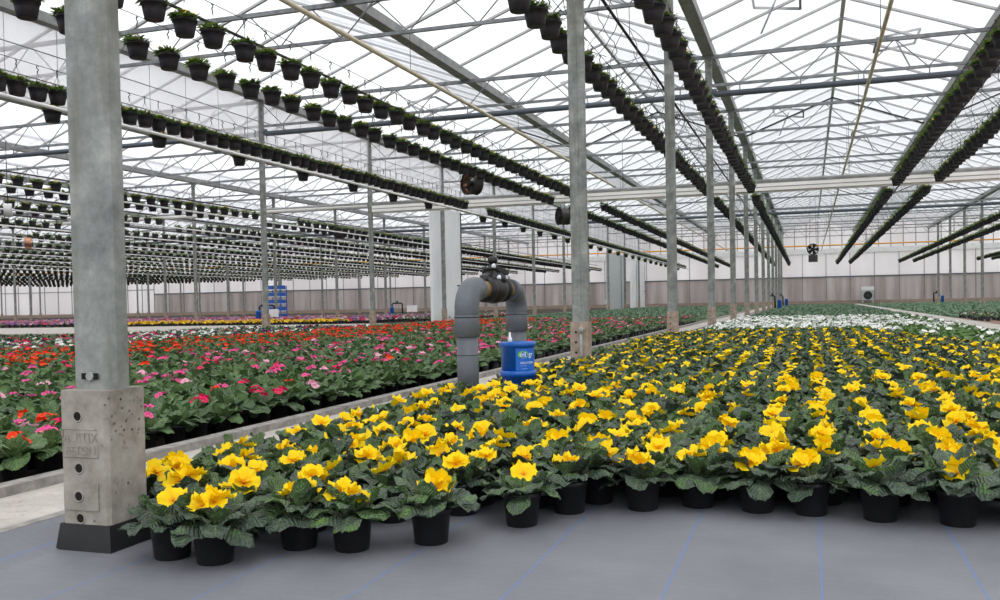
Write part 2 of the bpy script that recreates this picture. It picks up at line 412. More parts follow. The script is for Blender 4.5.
structure('wall_left', slab(X0 - .06, X0, -4, YB, 0, 6.4), M_polyw)
structure('wall_right', slab(X1, X1 + .06, -4, YB, 0, 6.4), M_polyw)

# ------------------------------------------------------------------ support columns
post_front = MB()
for sx in (-1, 1): post_front.box((sx * .075 - .0055, -.0325, 0), (sx * .075 + .0055, .0325, 1))
def post_mesh(w, d, z0, z1, seam=True):
    m = MB(); b = .008
    pr = [(-w + b, -d), (w - b, -d), (w, -d + b), (w, d - b), (w - b, d), (-w + b, d), (-w, d - b), (-w, -d + b)]
    lo = [m.v((x, y, z0)) for x, y in pr]; hi = [m.v((x, y, z1)) for x, y in pr]
    for i in range(8): m.face((lo[i], lo[(i + 1) % 8], hi[(i + 1) % 8], hi[i]), 0, None, False)
    m.face(lo[::-1], 0, None, False); m.face(hi, 0, None, False)
    if seam: m.box((-.012, -d - .006, z0), (.012, -d + .001, z1))          # raised seam down the middle
    return m
POST = post_mesh(.08, .036, .52, ZG - .08).mesh('post', M_post)
def footing_mesh(h, s=.09):
    m = MB(); b = .012
    pr = [(-s + b, -s), (s - b, -s), (s, -s + b), (s, s - b), (s - b, s), (-s + b, s), (-s, s - b), (-s, -s + b)]
    lev = [[m.v((x, y, z)) for x, y in pr] for z in (0, h)]
    for i in range(8): m.face((lev[0][i], lev[0][(i + 1) % 8], lev[1][(i + 1) % 8], lev[1][i]), 0, None, False)
    m.face(lev[0][::-1], 0, None, False); m.face(lev[1], 0, None, False)
    return m
fm = footing_mesh(.54)
for z in (.14, .24, .34, .44): fm.lathe([(.012, -.0915), (.012, -.0885)], 10, 1, (-.03, 0, z), 'Y')
FOOT = fm.mesh('concrete_footing', [M_concb, M_hole])
def column(x, k, label, group):
    y = Y0 + k * DY
    c = thing('support_column', label, 'column', (x, y, 0), 0, group, 'thing')
    obj('post', POST, None, c); obj('concrete_footing', FOOT, None, c)
    return c
# the near one, in detail
c = thing('support_column', 'broad grey steel post on a big pale concrete footing with a black skirt, nearest', 'column', (XC, Y0, 0), 0, None, 'thing')
pf = post_mesh(.082, .034, .47, ZG - .08, False)
obj('post', pf, M_post, c)
bm_ = MB(); bm_.lathe([(.013, -.046), (.015, -.04), (.015, -.034)], 12, 0, (-.012, 0, .541), 'Y')
obj('bolt', bm_, M_galv, c)['label'] = 'bolt head in a slot'
sl = MB(); sl.box((-.045, -.0415, .531), (.02, -.0405, .551)); obj('slot', sl, M_hole, c)
ft = obj('concrete_footing', footing_mesh(.50, .092), M_conc, c)
for z, fy in ((.420, 0), (.257, 0), (.170, .0042), (.100, 0)):
    obj('drilled_hole', MB().lathe([(.0145, -.0932 - fy), (.0145, -.0918 - fy)], 16, 0, (-.018, 0, z), 'Y'), M_hole, ft)
    rm = MB().tube([(-.018 + .0165 * math.cos(a), -.0925 - fy, z + .0165 * math.sin(a)) for a in [2 * PI * i / 16 for i in range(16)]], .003, 6, closed=True)
    obj('hole_rim', rm, M_conc, ft)
obj('raised_plate', MB().box((-.074, -.096, .126), (.056, -.09, .210)), M_conc, ft)
fr_ = [(-.076, 0, .292), (.056, 0, .292), (.056, 0, .380), (-.076, 0, .380)]
obj('lettering_frame', MB().tube([(p[0], -.092, p[2]) for p in fr_], .003, 4, closed=True), M_conc, ft)
for body, z, sz in (('ALBTIX', .352, .042), ('BETON', .313, .036)):
    me = text_mesh(body, sz, .0015); me.materials.clear(); me.materials.append(M_conc)
    o = bpy.data.objects.new('embossed_lettering', me); COL.objects.link(o); o.parent = ft; o.location = (-.01, -.0925, z); o.rotation_euler = (PI / 2, 0, 0)
sk = MB(); pr0, pr1 = .106, .0955
lo = [sk.v((sx * pr0, sy * pr0, 0.001)) for sx, sy in ((-1, -1), (1, -1), (1, 1), (-1, 1))]; hi = [sk.v((sx * pr1, sy * pr1, .082)) for sx, sy in ((-1, -1), (1, -1), (1, 1), (-1, 1))]
for i in range(4): sk.face((lo[i], lo[(i + 1) % 4], hi[(i + 1) % 4], hi[i]), 0, None, False)
sk.face(hi, 0, None, False); sk.face(lo[::-1], 0, None, False)
obj('black_skirt', sk, M_rubber, c)
LINE = {XC: 'the walkway line', XC - 12: 'the line under the white hanging film', XC + 12: 'the line across the floor on the right', XC + 24: 'the outermost line on the right'}
for i in range(2, 8): LINE[XC - 12 * i] = 'the %s line beyond the white film' % nth(i - 1)
for x in X_LINES:
    if x not in LINE: continue
    n = 0
    for k in range(1 if x == XC else 0, 13):
        y = Y0 + k * DY
        if not seg_in((x, y, 0), (x, y, 6.3), 4): continue
        n += 1
        column(x, k, 'grey post on a footing, %s back in %s' % (nth(n), LINE[x]), 'support posts')

# ------------------------------------------------------------------ trusses
def truss_parts(L, n=9):
    a, b, w_ = MB(), MB(), MB()
    a.box((0, -.04, -.04), (L, .04, .04)); b.box((0, -.03, -.03), (L, .03, .03))
    H = ZT - ZB; p = L / n
    for i in range(n):
        w_.tube([(i * p, 0, 0), ((i + .5) * p, 0, -H)], .013, 6, 0, False); w_.tube([((i + .5) * p, 0, -H), ((i + 1) * p, 0, 0)], .013, 6, 0, False)
    return a.mesh('top_chord', M_truss), b.mesh('bottom_chord', M_truss), w_.mesh('web', M_truss)
TR = truss_parts(SPAN)
def span_name(x):
    i = round((x - XC) / SPAN)
    if i == 0: return 'the span right of the walkway posts'
    if i == -1: return 'the span left of the walkway posts'
    if i == 1: return 'the outer span on the right'
    return 'the %s span beyond the white film' % nth(-i - 1)
for x in X_LINES[:-1]:
    n = 0
    for k in range(0, 13):
        y = Y0 + k * DY
        if not seg_in((x, y, ZT - .3), (x + SPAN, y, ZT - .3), 10): continue
        n += 1
        t_ = thing('roof_truss', 'steel lattice roof truss, %s back over %s' % (nth(n), span_name(x)), 'truss', (x, y, ZT), 0, 'lattice roof trusses')
        obj('top_chord', TR[0], None, t_); o = obj('bottom_chord', TR[1], None, t_); o.location = (0, 0, ZB - ZT); obj('web', TR[2], None, t_)

# heating pipes slung under every fifth truss
HANG = MB().box((-.012, -.012, 0), (.012, .012, .16)).mesh('hanger', M_truss)
for k in (3, 8):
    for x in (X_LINES[4:10] if k == 3 else X_LINES[3:10]):
        y = Y0 + k * DY
        if not seg_in((x, y, 5.47), (x + SPAN, y, 5.47), 4): continue
        h = thing('heating_pipe', 'dark grey heating pipe under the %s truss, over %s' % ('nearer' if k == 3 else 'farther', span_name(x)), 'pipe', (x, y, 5.47), 0, 'heating pipes under the roof')
        obj('pipe', MB().tube([(.12, 0, .12), (.12, 0, .03), (.15, 0, 0), (SPAN - .1, 0, 0)], .07 if k == 3 else .085, 10), M_hpipe, h)
        for i in range(9):
            o = obj('hanger', HANG, None, h); o.location = (.7 + i * 1.33, 0, .05)

# rolled screen beams across the house at the fifth column row
for x in X_LINES[4:10]:
    y = Y0 + 4 * DY
    if not seg_in((x, y, 4), (x + SPAN, y, 4), 4): continue
    s_ = thing('rolled_screen', 'white rolled cloth screen under a grey tube across %s' % span_name(x), 'screen', (x, y, 3.85), 0, 'rolled screens across the house')
    g = MB(); L = SPAN
    thin = x < XC - SPAN - 1
    if thin: g.tube([(.1, 0, .28), (L - .1, 0, .28)], .06, 12)
    else: g.box((.1, -.10, .05), (L - .1, .10, .26))
    obj('cloth_roll', g, M_screen, s_)
    obj('tube', MB().tube([(.1, 0, .34), (L - .1, 0, .34)], .055, 10), M_gutter, s_)
    if not thin: obj('bottom_bar', MB().tube([(.1, 0, .02), (L - .1, 0, .02)], .03, 8), M_screen, s_); obj('seam_bar', MB().box((.1, -.104, .14), (L - .1, -.10, .165)), M_gutter, s_)
    st = MB()
    for i in range(5): st.tube([(.6 + i * 2.7, 0, .36), (.6 + i * 2.7, 0, ZB - 3.85)], .008, 5)
    obj('suspension_wires', st, M_wire, s_)

# pipes that run down the house
def long_pipe(name, label, x, z, r, mat, y0=3, y1=YB - 1, cat='pipe'):
    p = thing(name, label, cat, (x, y0, z))
    obj('pipe', MB().tube([(0, 0, 0), (0, y1 - y0, 0)], r, 8), mat, p)
    wires = MB()
    for k in range(1, 13):
        y = Y0 + k * DY
        if y > y0: wires.tube([(0, y - y0, 0), (0, y - y0, ZB - z)], .006, 5)
    obj('suspension_wires', wires, M_wire, p)
    return p
p = long_pipe('gas_pipe', 'long cream coloured pipe under the roof, left of the walkway posts', -6.8, 4.96, .038, M_cream)
p = long_pipe('gas_pipe', 'long tan pipe under the roof over the yellow primroses', 1.1, 4.7, .032, M_cream)
def curl_mesh(seed):
    r = random.Random(seed); m = MB(); pts = []
    a, dz = r.uniform(.25, .5), -.75 - r.uniform(0, .2)
    for i in range(13):
        s = i / 12; pts.append((a * math.sin(s * PI) * .9 + r.uniform(-.02, .02), a * .8 * math.sin(s * PI * 1.6 + seed), dz * s - .18 * math.sin(s * PI)))
    m.tube(pts, .0055, 5, 0, False); return m.mesh('drip_tube', M_wire)
CURLS = [curl_mesh(i) for i in range(5)]
for x, z, nm, sgn in ((-2.8, 5.12, 'left of the walkway posts', 1), (3.4, 5.0, 'over the outer basket row on the right', -1)):
    p = long_pipe('drip_line', 'black watering pipe trailing thin curly drip tubes, %s' % nm, x, z, .024, M_black)
    for i in range(80):
        o = obj('drip_tube', CURLS[i % 5], None, p); o.location = (0, 6 + i * .5 * (1 + i * .006), 0); o.rotation_euler = (0, 0, rnd.uniform(-.6, .6) + (PI if (i % 3 == 0) else 0))
o = tag(obj('gas_main', MB().tube([(X0 + 1, 84, 5.05), (X1 - 1, 84, 5.05)], .06, 8), M_orange), 'orange pipe running across the far end under the roof', 'pipe')

# ------------------------------------------------------------------ hanging white film along the column line
for k in range(0, 13):
    y0_, y1_ = Y0 + k * DY + .08, Y0 + (k + 1) * DY - .08
    y1_ = min(y1_, YB - .2)
    if not seg_in((XC - 12, y0_, 5.6), (XC - 12, y1_, 5.6), 4): continue
    f = thing('hanging_film', 'white hanging film curtain below the gutter, %s bay back' % nth(k + 1), 'curtain', (XC - 12, y0_, 4.75), 0, 'white film curtains in a line')
    P, U = [], []
    n = 16; L = y1_ - y0_
    for j in range(5):
        z = (ZG - .12 - 4.75) * j / 4
        P.append([(.03 * math.sin(i * 1.7 + j * .6 + k), L * i / n, z) for i in range(n + 1)]); U.append([(.5, .5)] * (n + 1))
    q = MB().grid(P, U); P2 = [[(p_[0] - .012, p_[1], p_[2]) for p_ in row[::-1]] for row in P]; q.grid(P2, U)
    obj('sheet', q, M_film, f)
    wr = MB()
    for z in (.5, 1.05): wr.tube([(.05, 0, z), (.05, L, z - .02)], .012, 5)
    for i in range(5): wr.tube([(.05, L * (i + .5) / 5, 0), (.05, L * (i + .5) / 5, 1.55)], .006, 5)
    obj('support_wires', wr, M_truss, f)
    obj('hem_bar', MB().tube([(0, 0, 0), (0, L, 0)], .025, 6), M_white, f)
def tall_panel(ya, yb, zt, label, mat, gap):
    d = thing('sliding_panel', label, 'panel', (XC - 12.3, ya, 0), 0, 'tall sliding panels')
    m_ = (yb - ya)
    obj('leaf', slab(-.06, .06, 0, m_ * gap - .12, .02, zt), mat, d)
    obj('leaf', slab(-.06, .06, m_ * gap + .12, m_ - .12, .02, zt), mat, d)
    obj('dark_stile', slab(-.05, .05, m_ * gap - .12, m_ * gap + .12, .02, zt), M_black, d)
    obj('edge_bar', slab(-.07, .07, m_ - .12, m_, .4, zt), M_black, d)
    obj('roller_arm', MB().tube([(.1, m_ - .06, 1.5), (.1, m_ - .7, 1.5)], .03, 6), M_black, d)
tall_panel(34.75, 38.1, 4.7, 'tall white sliding panel with a dark gap, behind the grey pipe bend', M_panel, .36)
tall_panel(79, 86, 4.1, 'tall white panel near the far end wall', M_panel, .38)
tall_panel(69.2, 76.6, 4.4, 'tall pale grey panel beside the far white panel', M_steelgrey, .72)

# ------------------------------------------------------------------ hanging baskets
def leafblade(mb, base, az, el, L, W, m=0, droop=.5, young=0, nv=3, nu=2, cup=.25, wr=0., seed=0):
    P, U = [], []; a = el; p = Vector((0, 0)); ds = L / (nv - 1 if nv > 1 else 1)
    ca, sa = math.cos(az), math.sin(az); r = random.Random(seed)
    tw = r.uniform(-.35, .35)
    for i in range(nv):
        t = i / (nv - 1)
        s = min(1, max(0, (t - .06) / .55)); s = s * s * (3 - 2 * s)
        w = W * (.10 + .90 * s)
        if t > .62: w *= math.sqrt(max(0.02, 1 - ((t - .62) / .40) ** 2))
        row, ur = [], []
        for j in range(nu + 1):
            u = j / nu * 2 - 1
            off = cup * w * (u * u) * math.cos(a) + wr * (math.sin(t * 17 + u * u * 4 + seed) + .6 * math.sin(u * 9 + t * 6 + seed * 2)) * s
            off += wr * 1.6 * abs(u) ** 3 * math.sin(t * 12 + (1 if u > 0 else 3) + seed)
            lat = u * w; nx, nz = -math.sin(a), math.cos(a)
            rad = p[0] + nx * off; zz = p[1] + nz * off + tw * lat
            row.append((base[0] + rad * ca - lat * sa, base[1] + rad * sa + lat * ca, base[2] + zz)); ur.append((j / nu, young + min(.999, t)))
        P.append(row); U.append(ur)
        p = p + Vector((math.cos(a), math.sin(a))) * ds; a -= droop / (nv - 1)
    mb.grid(P, U, m)
def basket_pot(seg):
    return MB().lathe([(.092, 0), (.098, .004), (.116, .09), (.128, .158), (.138, .160), (.140, .190), (.134, .192), (.124, .180), (.0, .176)], seg, 0, caps=True)
def basket_tuft(seed, n=130, nf=24, m=0, mf=1, s=1.):
    r = random.Random(seed); g = MB()
    for i in range(n):
        az = r.uniform(0, 2 * PI); rr = .12 * math.sqrt(r.random())
        leafblade(g, (rr * math.cos(az), rr * math.sin(az), .172 + r.uniform(0, .03)), az + r.uniform(-.8, .8), r.uniform(.1, 1.1), r.uniform(.065, .11) * s, r.uniform(.016, .027) * s, m, r.uniform(.6, 1.7), int(r.random() < .3), 3, 2, .2)
    for i in range(nf):
        az = r.uniform(0, 2 * PI); rr = .125 * math.sqrt(r.random()); z = .235 + r.uniform(0, .04)
        c0 = (rr * math.cos(az), rr * math.sin(az), z); R = r.uniform(.012, .018)
        ci = [g.v((c0[0] + R * math.cos(a), c0[1] + R * math.sin(a) , c0[2] + R * .7 * math.sin(a * 2 + seed))) for a in [2 * PI * q / 5 for q in range(5)]]
        g.face(ci, mf)
    return g
def hanger_mesh():
    g = MB()
    for i in range(4):
        a = PI / 4 + i * PI / 2; g.tube([(.136 * math.cos(a), .136 * math.sin(a), .186), (0, 0, .40)], .0016, 4, 0, False)
    g.tube([(0, 0, .395), (.004, 0, .42), (-.012, 0, .435), (-.010, 0, .455), (.012, 0, .470), (.014, 0, .492), (-.004, 0, .505), (-.02, 0, .496)], .008, 6)
    return g.mesh('hanger', M_wire)
BP = basket_pot(20).mesh('pot', M_hpot); BT = [basket_tuft(i).mesh('plant', [M_leafh, P_fleck]) for i in range(5)]; BH = hanger_mesh()
def low_basket(seed):
    g = MB().lathe([(.096, 0), (.128, .155), (.140, .16), (.138, .19), (.0, .185)], 8, 0, caps=False)
    r = random.Random(seed); t_ = basket_tuft(seed, 22, 4, 1, 2, 1.5); off = len(g.V); g.V += t_.V
    for f, m_, u, s_ in zip(t_.F, t_.M, t_.U, t_.S): g.face([i + off for i in f], m_, u, s_)
    return g
LOWB = [low_basket(50 + i) for i in range(4)]
ZBK = 3.785
rows = []   # x, base z, spacing, name, y start
def add_row(x, sp, nm, z=ZBK, y0=4.0, y1=YB - 3, gap=(28.2, 30.6), ph=0., pre=()): rows.append((x, sp, nm, z, y0, y1, gap, ph, pre))
add_row(-1.57, .57, 'the row just right of the walkway posts')
add_row(-2.82, .57, 'the row just left of the walkway posts', ph=.2)
add_row(2.36, .56, 'the inner row on the right', ph=.1)
add_row(3.4, .56, 'the outer row on the right', ph=.3)
add_row(-6.55, .558, 'the nearer row of the upper left pair', y0=4.318)
add_row(-7.65, .587, 'the farther row of the upper left pair', y0=9.37, pre=(7.1, 7.70, 8.25, 8.81))
add_row(-10.5, .37, 'the crowded row before the white film', ph=.05)
add_row(-10.86, 2.45, 'the sparse low row behind the crowded one', z=3.60, y0=11.3)
add_row(7.3, .52, 'the nearer row of the far right pair')
add_row(8.4, .52, 'the farther row of the far right pair')
add_row(13.2, .52, 'the nearer row of the outermost right pair'); add_row(14.3, .52, 'the farther row of the outermost right pair')
pairs = [-18.2 - 4.1 * i for i in range(16)]
for i, x in enumerate(pairs):
    add_row(x, .60, 'the nearer row of the %s pair beyond the film' % nth(i + 1), ph=.1 * (i % 5)); add_row(x - 1.15, .60, 'the farther row of the %s pair beyond the film' % nth(i + 1), ph=.3 + .07 * (i % 4))
cand = []
for ri, (x, sp, nm, z, y0, y1, gap, ph, pre) in enumerate(rows):
    y = y0 + ph; n = 0; ys_ = list(pre)
    while y < y1: ys_.append(y); y += sp
    for y in ys_:
        if not (gap[0] < y < gap[1]):
            jx, jz, jy = rnd.uniform(-.02, .02), rnd.uniform(-.015, .015), rnd.uniform(-.03, .03)
            zz = z - max(0, y - 29) * .0065
            if inframe(x, y, zz + .1, 26):
                n += 1
                u, v, d = proj(x, y, zz + .1)
                bias = 1.0 if not (58 < u < 128) else 1.6
                cand.append((d * bias, x + jx, y + jy, zz + jz, nm, n))
cand.sort(key=lambda c: c[0])
GB = 'hanging pots of small yellow flowers'
protos = None
for i, (d, x, y, z, nm, n) in enumerate(cand[:300]):
    b = thing('hanging_basket', 'hanging black pot, %s in %s' % (nth(n), nm), 'hanging basket', (x, y, z), rnd.uniform(0, 6.28), GB)
    obj('pot', BP, None, b); obj('plant', BT[i % 5], None, b); o = obj('hanger', BH, None, b)
scatter('hanging_basket', LOWB, [(rnd.randrange(4), x, y, z, rnd.uniform(0, 6.28), 1., 0) for d, x, y, z, nm, n in cand[300:]], [M_hpot, M_leafh, P_fleck],
        'the more distant black hanging pots in long rows under the roof', 'hanging baskets')
# the cables and rods the pots hang from
for (x, sp, nm, z, y0, y1, gap, ph, pre) in rows:
    if abs(x) > 40: continue
    o = tag(obj('carrier_cable', MB().tube([(x, 3, z + .505), (x, 29, z + .505), (x, y1 + 1, z + .14)], .005, 5), M_wire), 'thin carrier cable above %s' % nm, 'cable', 'carrier cables')
def rod(x, z, r, mat, label, ya=3.0): tag(obj('carrier_rod', MB().tube([(x, ya, z), (x, 40, z - .05), (x, YB - 2, z - .25)], r, 6), mat), label, 'rod', 'carrier rods')
rod(-7.1, 4.34, .020, M_rod, 'dark rod between the two rows of the upper left pair')
rod(-11.1, 4.23, .020, M_rod, 'dark rod above the crowded row before the white film')
rod(-10.2, 3.66, .028, M_white, 'white rail below the crowded row before the white film')
for i, x in enumerate(pairs[:9]):
    rod(x - .6, 4.25, .022, M_rod, 'dark rod above the %s pair of pot rows beyond the film' % nth(i + 1))
    rod(x + .3, 3.74, .026, M_white, 'white rail in front of the %s pair of pot rows beyond the film' % nth(i + 1))

# ------------------------------------------------------------------ primroses
def pot_mesh(seg=24, mat=0):
    return MB().lathe([(.046, 0), (.049, .003), (.0585, .098), (.0625, .099), (.0635, .114), (.060, .115), (.056, .104), (0.002, .1)], seg, mat)
def rosette(seed, n=15, nv=11, nu=8, size=1., m=0, z0=.10, wr=.0042, spread=1.):
    r = random.Random(seed); g = MB()
    for i in range(n):
        f = i / n; az = i * 2.39996 + r.uniform(-.25, .25)
        if f < .45: el, L, W, dr, yg = r.uniform(.35, .75), r.uniform(.145, .172), r.uniform(.041, .052), r.uniform(.8, 1.5), int(r.random() < .06)
        elif f < .75: el, L, W, dr, yg = r.uniform(.85, 1.15), r.uniform(.13, .155), r.uniform(.038, .048), r.uniform(.9, 1.6), int(r.random() < .22)
        else: el, L, W, dr, yg = r.uniform(1.0, 1.3), r.uniform(.09, .125), r.uniform(.028, .039), r.uniform(-.1, .7), int(r.random() < .7)
        b0 = .008 if f < .75 else .046
        leafblade(g, (b0 * math.cos(az), b0 * math.sin(az), z0 + .012 * f), az, el, L * size * spread, W * size, m, dr, yg, nv, nu, r.uniform(-.45, .15) if f < .75 else r.uniform(.1, .5), wr * size, seed * 31 + i)
    return g
def bloom(g, c, R, tilt, az, m=1, nr=5, na=30, seed=0, cup=.45):
    r = random.Random(seed); ph = r.uniform(0, 6.28); Mx = Matrix.Translation(Vector(c)) @ Matrix.Rotation(az, 4, 'Z') @ Matrix.Rotation(tilt, 4, 'Y')
    P, U = [], []
    for i in range(nr + 1):
        t = i / nr; row, ur = [], []
        for k in range(na + 1):
            a = 2 * PI * (k % na) / na
            lob = .94 + .06 * abs(math.cos(2.5 * a + ph)) ** .5 - .05 * max(0, math.cos(5 * a + 2 * ph)) ** 6 + .03 * math.sin(11 * a + seed)
            rr = R * t * (1 if t < .4 else 1 + (lob - 1) * (t - .4) / .6)
            zz = cup * R * (t ** 1.3) - .05 * R + R * (t ** 2) * (.13 * math.sin(5 * a + ph * 2) + .11 * math.sin(9 * a + ph * 3 + seed) + .08 * math.sin(14 * a + seed))
            if t > .75: zz -= R * .35 * (t - .75)
            row.append(tuple(Mx @ Vector((rr * math.cos(a), rr * math.sin(a), zz)))); ur.append((t, k / na))
        P.append(row); U.append(ur)
    g.grid(P, U, m)
def bloom_spots(seed, n, R0, z, spread):
    r = random.Random(seed); out = []
    ox, oy = r.uniform(-.02, .02), r.uniform(-.02, .02)
    for i in range(n):
        a = i * 2.4 + r.uniform(-.4, .4); q = spread * math.sqrt((i + .15) / max(1, n))
        out.append(((ox + q * math.cos(a), oy + q * math.sin(a), z - .35 * q + r.uniform(-.012, .014)), R0 * r.uniform(.82, 1.15), min(1.15, q / spread * .75 + r.uniform(-.15, .25)), a, seed * 17 + i))
    return out
def stalks(g, spots, m):
    for c, R, ti, a, sd in spots: g.tube([(0, 0, .11), (c[0] * .6, c[1] * .6, c[2] * .65), (c[0], c[1], c[2])], .0022, 4, m, False)

YPOT = pot_mesh().mesh('pot', M_pot)
NV = 8
YLEAF, YCL, YSPOT, YFL = [], [], [], []
for i in range(NV):
    YLEAF.append(rosette(100 + i, 19).mesh('foliage', M_leaf))
    sp = bloom_spots(200 + i, (2, 3, 1, 3, 3, 4, 2, 2)[i], .0445, .187, .034); YSPOT.append(sp)
    g = MB()
    for c, R, ti, a, sd in sp: bloom(g, c, R, ti, a, 0, 4, 20, sd)
    stalks(g, sp, 1); YCL.append(g.mesh('flowers', [P_yel, M_leaf]))
    fl = []
    for c, R, ti, a, sd in sp:
        g = MB(); bloom(g, (0, 0, 0), R, ti, a, 0, 6, 40, sd); g.tube([(-c[0], -c[1], .11 - c[2]), (-.4 * c[0], -.4 * c[1], (.11 - c[2]) * .4), (0, 0, 0)], .0024, 5, 1, False)
        fl.append((g.mesh('flower', [P_yel, M_leaf]), c))
    YFL.append(fl)
def merge(*ms):
    g = MB()
    for m in ms:
        o = len(g.V); g.V += m.V; g.F += [tuple(i + o for i in f) for f in m.F]; g.M += m.M; g.U += m.U; g.S += m.S
    return g
def low_plant(seed, nfl, n=9, size=1., R=.034, sp_=.05, z=.2, pot=2, nv=4, nu=2):
    g = rosette(seed, n, nv, nu, size, 0, .10 if pot else .04, .004)
    g.lathe([(.047, 0), (.06, .11), (.01, .105)], 8, pot, caps=False)
    spots = bloom_spots(seed + 9, nfl, R, z, sp_)
    for c, R_, ti, a, sd in spots: bloom(g, c, R_, ti, a, 1, 2, 10, sd)
    return g
def yfront(x): return 3.30 if x > -.57 else 3.26 + (x + .572) * .77
meas = [(-1.833, 2.293), (-1.672, 2.28), (-1.512, 2.489), (-1.34, 2.509), (-1.134, 2.645), (-.924, 2.933), (-.815, 3.154), (-.572, 3.26), (-.387, 3.353), (-.178, 3.322), (0, 3.319), (.219, 3.283), (.453, 3.271)]
ypl = []
for i, (x, y) in enumerate(meas): ypl.append((x, y + .035, 0, i + 1))
i = 0; x = .66
while x < 1.6: i += 1; ypl.append((x, 3.34, 0, 13 + i)); x += .21
PIPES = [(-2.2, 5.95, .19), (-2.2, 7.08, .19), (-2.0, 6.4, .23), (XC, Y0, .21), (XC, Y0 + DY, .2), (XC, Y0 + 2 * DY, .2)]
for j in range(1, 70):
    x = -2.21 + (.02 if j % 2 else 0); n = 0
    while x < 2.62:
        y = yfront(x) + .06 + .2 * j
        if y < 16.7 - max(0, x - .8) * 4.2 and y > 2.25 and not any(math.hypot(x - a, y - b) < c_ for a, b, c_ in PIPES):
            n += 1
            if inframe(x, y, .15, 40): ypl.append((x, y, j, n))
        x += .205
ypl2 = []
for (x, y, j, n) in ypl:
    ypl2.append((proj(x, y, .12)[2], x + (rnd.uniform(-.02, .02) if j else 0), y + (rnd.uniform(-.02, .02) if j else 0), j, n))
ypl2.sort(key=lambda a: a[0])
GY = 'yellow primroses in black pots'
for i, (d, x, y, j, n) in enumerate(ypl2[:300]):
    vi = (n * 5 + j * 3 + rnd.randrange(8)) % NV
    row = 'the front row' if j == 0 else 'the %s row back' % nth(j + 1)
    p = thing('yellow_primrose', 'yellow primrose in a black pot, %s from the walkway in %s' % (nth(n), row), 'potted flower', (x, y, 0), rnd.uniform(0, 6.28), GY)
    pass
    o = obj('pot', YPOT, None, p); o.scale = (1.07, 1.07, 1); f_ = obj('foliage', YLEAF[(vi * 3 + i) % NV], None, p); f_.rotation_euler = (0, 0, rnd.uniform(0, 6.28))
    s = rnd.uniform(.92, 1.1); f_.scale = (s, s, s * rnd.uniform(.92, 1.05))
    if i < 75:
        for me, c_ in YFL[vi]:
            o = obj('flower', me, None, p); o.location = c_
    elif rnd.random() > .16: obj('flowers', YCL[vi], None, p)
LOWY = [low_plant(300 + i, (2, 1, 2, 0, 3, 1)[i], 12, 1.0, .036, .045, .19) for i in range(6)]
scatter('yellow_primrose', LOWY, [(rnd.randrange(6), x, y, 0, rnd.uniform(0, 6.28), rnd.uniform(.9, 1.1), 0) for d, x, y, j, n in ypl2[300:]], [M_leaf, P_yel, M_pot],
        'mass of yellow primroses farther back in the yellow bed', 'flowers')

# white primroses behind them
LOWW = [low_plant(340 + i, (3, 2, 3, 0, 2, 4)[i], 11, 1.05, .046, .075, .215) for i in range(6)]
wpl = []
y = 9.0; j = 0
while y < 26.6:
    x = -1.75 + (.11 if j % 2 else 0); n = 0; j += 1
    while x < 2.6:
        if y > 17 - max(0, x - .8) * 4.2 and not any(math.hypot(x - XC, y - Y0 - k * DY) < .3 for k in range(2, 5)) and inframe(x, y, .2, 20):
            n += 1; wpl.append((x + rnd.uniform(-.03, .03), y + rnd.uniform(-.03, .03), j, n))
        x += .22
    y += .21
LW = [l.mesh('white_primrose', [M_leafw, P_white, M_pot]) for l in LOWW]
for (x, y, j, n) in wpl[:300]:
    o = obj('white_primrose', LW[rnd.choice((0, 1, 2, 3, 3, 4, 5)) if x < 1.3 or y > 18 else rnd.choice((3, 3, 3, 3, 1))], None); o.location = (x, y, 0); o.rotation_euler = (0, 0, rnd.uniform(0, 6.28))
    tag(o, 'white primrose behind the yellow bed, %s from the walkway in the %s white row' % (nth(n), nth(j)), 'potted flower', 'white primroses behind the yellow bed')
scatter('white_primrose', LOWW, [(rnd.choice((0, 1, 2, 3, 3, 4)) if x < 2 else rnd.choice((3, 3, 3, 1)), x, y, 0, rnd.uniform(0, 6.28), rnd.uniform(.9, 1.1), 0) for x, y, j, n in wpl[300:]], [M_leafw, P_white, M_pot],
        'mass of white primroses farther back behind the white rows', 'flowers')

# pink, magenta and red primroses left of the walkway
PM = [P_pink, P_mag, P_red, P_pale, P_white, P_dark]
BPOT = YPOT
BLEAF = [rosette(400 + i, 15, 8, 6, 1.06, 0, .09, .004).mesh('foliage', M_leafp) for i in range(6)]
BFL = {}
for c in range(6):
    for i in range(3):
        sp = bloom_spots(500 + i * 7 + c, (3, 5, 2)[i], .029, .205, .045); g = MB()
        for cc, R, ti, a, sd in sp: bloom(g, cc, R, ti, a, 0, 4, 16, sd)
        stalks(g, sp, 1); BFL[c, i] = g.mesh('flowers', [PM[c], M_leafp])
def bed_colour(x, y):
    r = rnd.random()
    if x > -7.5:
        if y < 4.0 and x > -4.2 and r < .5: return 2
        if r < .72: return None
        return 0 if r < .88 else (1 if r < .94 else (3 if r < .99 else 2))
    if x > -11.0 - max(0, y - 18) * .0:
        return None if r < .38 else (2 if r < .97 else 1)
    return None if r < .3 else (4 if r < .62 else (1 if r < .75 else (5 if r < .93 else 0)))
bpl = []; SPB = .215; i = 0
x = -3.32
while x > -13.8:
    i += 1; y = 2.4 + (.12 if i % 2 else 0); n = 0
    while y < 28 + (i % 3):
        if inframe(x, y, .2, 40) and (x > -10.8 or y < 17.6):
            n += 1
            bpl.append((proj(x, y, .15)[2], x + rnd.uniform(-.03, .03), y + rnd.uniform(-.03, .03), i, n, bed_colour(x, y)))
        y += SPB
    x -= SPB
bpl.sort(key=lambda a: a[0])
CN = ['pink', 'magenta', 'orange-red', 'pale pink', 'white', 'purple']
